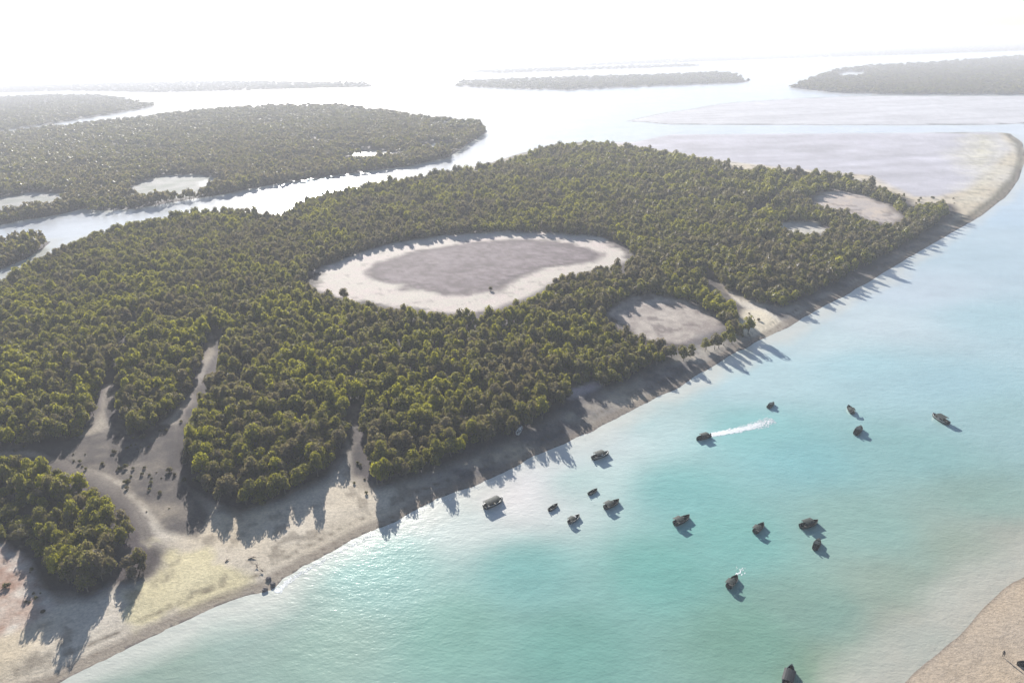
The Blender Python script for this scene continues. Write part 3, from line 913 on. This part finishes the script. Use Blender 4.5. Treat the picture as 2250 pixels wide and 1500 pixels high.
def heading(px_, py_, deg):
    a = math.radians(deg)
    x0, y0 = g(px_, py_); x1, y1 = g(px_ + 12 * math.cos(a), py_ - 12 * math.sin(a))
    return math.atan2(y1 - y0, x1 - x0)

def copy_thing(s):
    t = s.copy(); col.objects.link(t)
    for ch in s.children:
        c = ch.copy(); col.objects.link(c); c.parent = t
        for g2 in ch.children:
            d = g2.copy(); col.objects.link(d); d.parent = c
    return t

for (bx, by, L, kind, hd, label) in BOATS:
    pale = bx in (1085, 1320, 2065, 1262)
    if (kind, pale) not in PROTO:
        t = PROTO[kind, pale] = make_boat("motor_boat", 6.0, 2.1, kind, DARK, DARKG, WHITE if pale else None)
    else:
        t = copy_thing(PROTO[kind, pale])
    x, y = g(bx, by)
    t.location = (x, y, 0.12); s = L / 6.1
    t.scale = (s, s * 1.12, s * 1.1); t.rotation_euler = (random.uniform(-.03, .03), 0, heading(bx, by, hd))
    t["label"] = label; t["category"] = "boat"; t["group"] = "small boats on the turquoise water"

def single_boat(name, bx, by, L, kind, hd, hullm, canm, inner, label, z=0.12, roll=0.0):
    t = make_boat(name, L, L * .34, kind, hullm, canm, inner)
    x, y = g(bx, by)
    t.location = (x, y, z); t.rotation_euler = (roll, 0, heading(bx, by, hd))
    t["label"] = label; t["category"] = "boat"
    return t
single_boat("motor_boat", 1733, 1490, 6.4, "canopy", 75, BLACK, BLACK, NAVY, "nearest boat, black canopy and navy deck, cut by the bottom of the photo")
single_boat("beached_skiff", 2262, 1466, 5.0, "open", 175, BLACK, BLACK, WOOD, "black skiff lying on the tan sand at the right edge", 0.35)
single_boat("white_skiff", 1142, 952, 4.6, "open", 55, WHITE, WHITE, WHITE, "white skiff pulled up in the blue tree shade on the beach", 0.85, 0.08)

# wake of the running boat: broken foam in a widening streak
def foam(name, pts, w0, w1, n, smin, smax, label, seed):
    r = random.Random(seed)
    V, F = [], []
    P = [Vector((*g(*p), 0)) for p in pts]
    for k in range(n):
        t = r.random() ** 1.7
        u = t * (len(P) - 1); i = min(int(u), len(P) - 2); f_ = u - i
        c = P[i].lerp(P[i + 1], f_); d = (P[i + 1] - P[i]).normalized(); q = Vector((-d.y, d.x, 0))
        w = w0 + (w1 - w0) * t
        c = c + q * r.gauss(0, .36) * w
        s = r.uniform(smin, smax) * (1 - .55 * t)
        b0 = len(V); m = 7
        for j in range(m):
            a = 6.283 * j / m
            V.append(c + d * math.cos(a) * s * 1.7 * r.uniform(.6, 1.1) + q * math.sin(a) * s * .6 * r.uniform(.6, 1.1) + Vector((0, 0, 0.02)))
        V.append(c + Vector((0, 0, 0.05)))
        for j in range(m): F.append((b0 + j, b0 + (j + 1) % m, b0 + m))
    o = bpy.data.objects.new(name, mesh_from(name, V, F, [FOAM])); col.objects.link(o)
    o["kind"] = "stuff"; o["label"] = label; o["category"] = "foam"
FOAM = plain_mat("foam", (0.9, 0.92, 0.92), 0.7, 0.02)
foam("boat_wake", [(1560, 956), (1610, 947), (1660, 935), (1700, 922)], 1.0, 3.6, 2200, .16, .5, "white foam wake trailing right of the running boat", 3)
foam("foam_patch", [(1622, 1262), (1632, 1245)], 1.0, 2.0, 26, .15, .3, "small foam splash beside the lowest skiff", 5)
foam("foam_line", [(608, 1300), (640, 1270), (720, 1226), (820, 1174), (960, 1106), (1080, 1060), (1180, 1010), (1290, 960)], 1.2, 1.2, 900, .08, .26, "thin broken foam along the waterline from the sandy point eastward", 6)

# ------------------------------------------------------------------ person on the sand bar
def make_person(px_, py_, label):
    x, y = g(px_, py_)
    t = bpy.data.objects.new("person", None); col.objects.link(t)
    t.location = (x, y, 0.42); t.rotation_euler = (0, 0, 2.2)
    J = {'pelvis': (0, 0, .95), 'waist': (0, 0, 1.12), 'chest': (0, .01, 1.34), 'neck': (0, .0, 1.50), 'chin': (0, .02, 1.58), 'head': (0, .01, 1.68), 'crown': (0, .0, 1.76)}
    E = [('pelvis', 'waist'), ('waist', 'chest'), ('chest', 'neck'), ('neck', 'chin'), ('chin', 'head'), ('head', 'crown')]
    Rr = {'pelvis': .15, 'waist': .13, 'chest': .155, 'neck': .06, 'chin': .075, 'head': .098, 'crown': .07}
    for s, n_ in ((-1, 'l'), (1, 'r')):
        J.update({n_ + 'sh': (s * .18, 0, 1.42), n_ + 'el': (s * .25, -.03, 1.14), n_ + 'wr': (s * .27, .06, .90), n_ + 'ha': (s * .27, .09, .80),
                  n_ + 'hip': (s * .10, 0, .88), n_ + 'kn': (s * .12, .03 * s, .48), n_ + 'an': (s * .13, -.02 + .05 * s, .08), n_ + 'to': (s * .14, .16 + .05 * s, .03)})
        E += [('chest', n_ + 'sh'), (n_ + 'sh', n_ + 'el'), (n_ + 'el', n_ + 'wr'), (n_ + 'wr', n_ + 'ha'), ('pelvis', n_ + 'hip'), (n_ + 'hip', n_ + 'kn'), (n_ + 'kn', n_ + 'an'), (n_ + 'an', n_ + 'to')]
        Rr.update({n_ + 'sh': .06, n_ + 'el': .042, n_ + 'wr': .03, n_ + 'ha': .032, n_ + 'hip': .095, n_ + 'kn': .06, n_ + 'an': .042, n_ + 'to': .035})
    keys = list(J)
    me = bpy.data.meshes.new("body"); me.from_pydata([J[k] for k in keys], [(keys.index(a), keys.index(b)) for a, b in E], [])
    o = bpy.data.objects.new("body", me); col.objects.link(o); o.parent = t
    md = o.modifiers.new("skin", 'SKIN'); sub = o.modifiers.new("sub", 'SUBSURF'); sub.levels = 1; sub.render_levels = 2
    for i, k in enumerate(keys):
        me.skin_vertices[0].data[i].radius = (Rr[k], Rr[k] * (.75 if k in ('pelvis', 'waist', 'chest') else 1))
    me.skin_vertices[0].data[0].use_root = True
    me.materials.append(plain_mat("dark_clothing", (0.03, 0.03, 0.035), 0.8, 0.2))
    t["label"] = label; t["category"] = "person"
make_person(2203, 1446, "person in dark clothing standing on the tan sand bar near the black skiff")

# driftwood on the point
DRIFT = plain_mat("driftwood", (0.13, 0.10, 0.08), 0.9, 0.4)
STONE = plain_mat("dark_stone", (0.14, 0.12, 0.12), 0.9, 0.3)
def drift(px_, py_, L, hd, label, seed):
    r = random.Random(seed)
    x, y = g(px_, py_)
    V, F = [], []
    tube(V, F, (-L / 2, 0, .08), (0, .15, .2), .14, .12, 7); tube(V, F, (0, .15, .2), (L / 2, -.1, .25), .12, .05, 7)
    tube(V, F, (L * .1, .1, .2), (L * .3, .6, .5), .07, .02, 6); tube(V, F, (-L * .2, .1, .15), (-L * .05, -.5, .4), .06, .02, 6)
    o = bpy.data.objects.new("driftwood", mesh_from("driftwood", V, F, [DRIFT])); col.objects.link(o)
    o.location = (x, y, 0.5); o.rotation_euler = (0, 0, hd)
    o["label"] = label; o["category"] = "driftwood"; o["group"] = "driftwood on the sandy point"
drift(555, 1230, 2.0, .3, "dark driftwood log highest on the sandy point", 1)
drift(500, 1236, 1.2, 1.0, "short driftwood piece left of the highest log", 2)
drift(566, 1246, 1.4, 1.9, "driftwood log just below the highest log on the point", 3)
drift(576, 1256, 1.3, 2.3, "driftwood piece between the middle log and the waterline", 4)
def rock(px_, py_, s, label, seed):
    r = random.Random(seed)
    bm = bmesh.new(); bmesh.ops.create_icosphere(bm, subdivisions=2, radius=s)
    for v in bm.verts: v.co *= r.uniform(.75, 1.15); v.co.z *= .6
    me = bpy.data.meshes.new("rock"); bm.to_mesh(me); bm.free(); me.materials.append(STONE)
    o = bpy.data.objects.new("rock", me); col.objects.link(o)
    x, y = g(px_, py_); o.location = (x, y, s * .3)
    o["label"] = label; o["category"] = "rock"; o["group"] = "rocks at the tip of the sandy point"
rock(590, 1273, .8, "reddish dark rock, upper one at the tip of the sandy point", 1)
rock(600, 1284, .7, "dark rock, right one at the tip of the sandy point", 2)
rock(583, 1296, .75, "dark rock lowest at the tip, touching the water", 3)
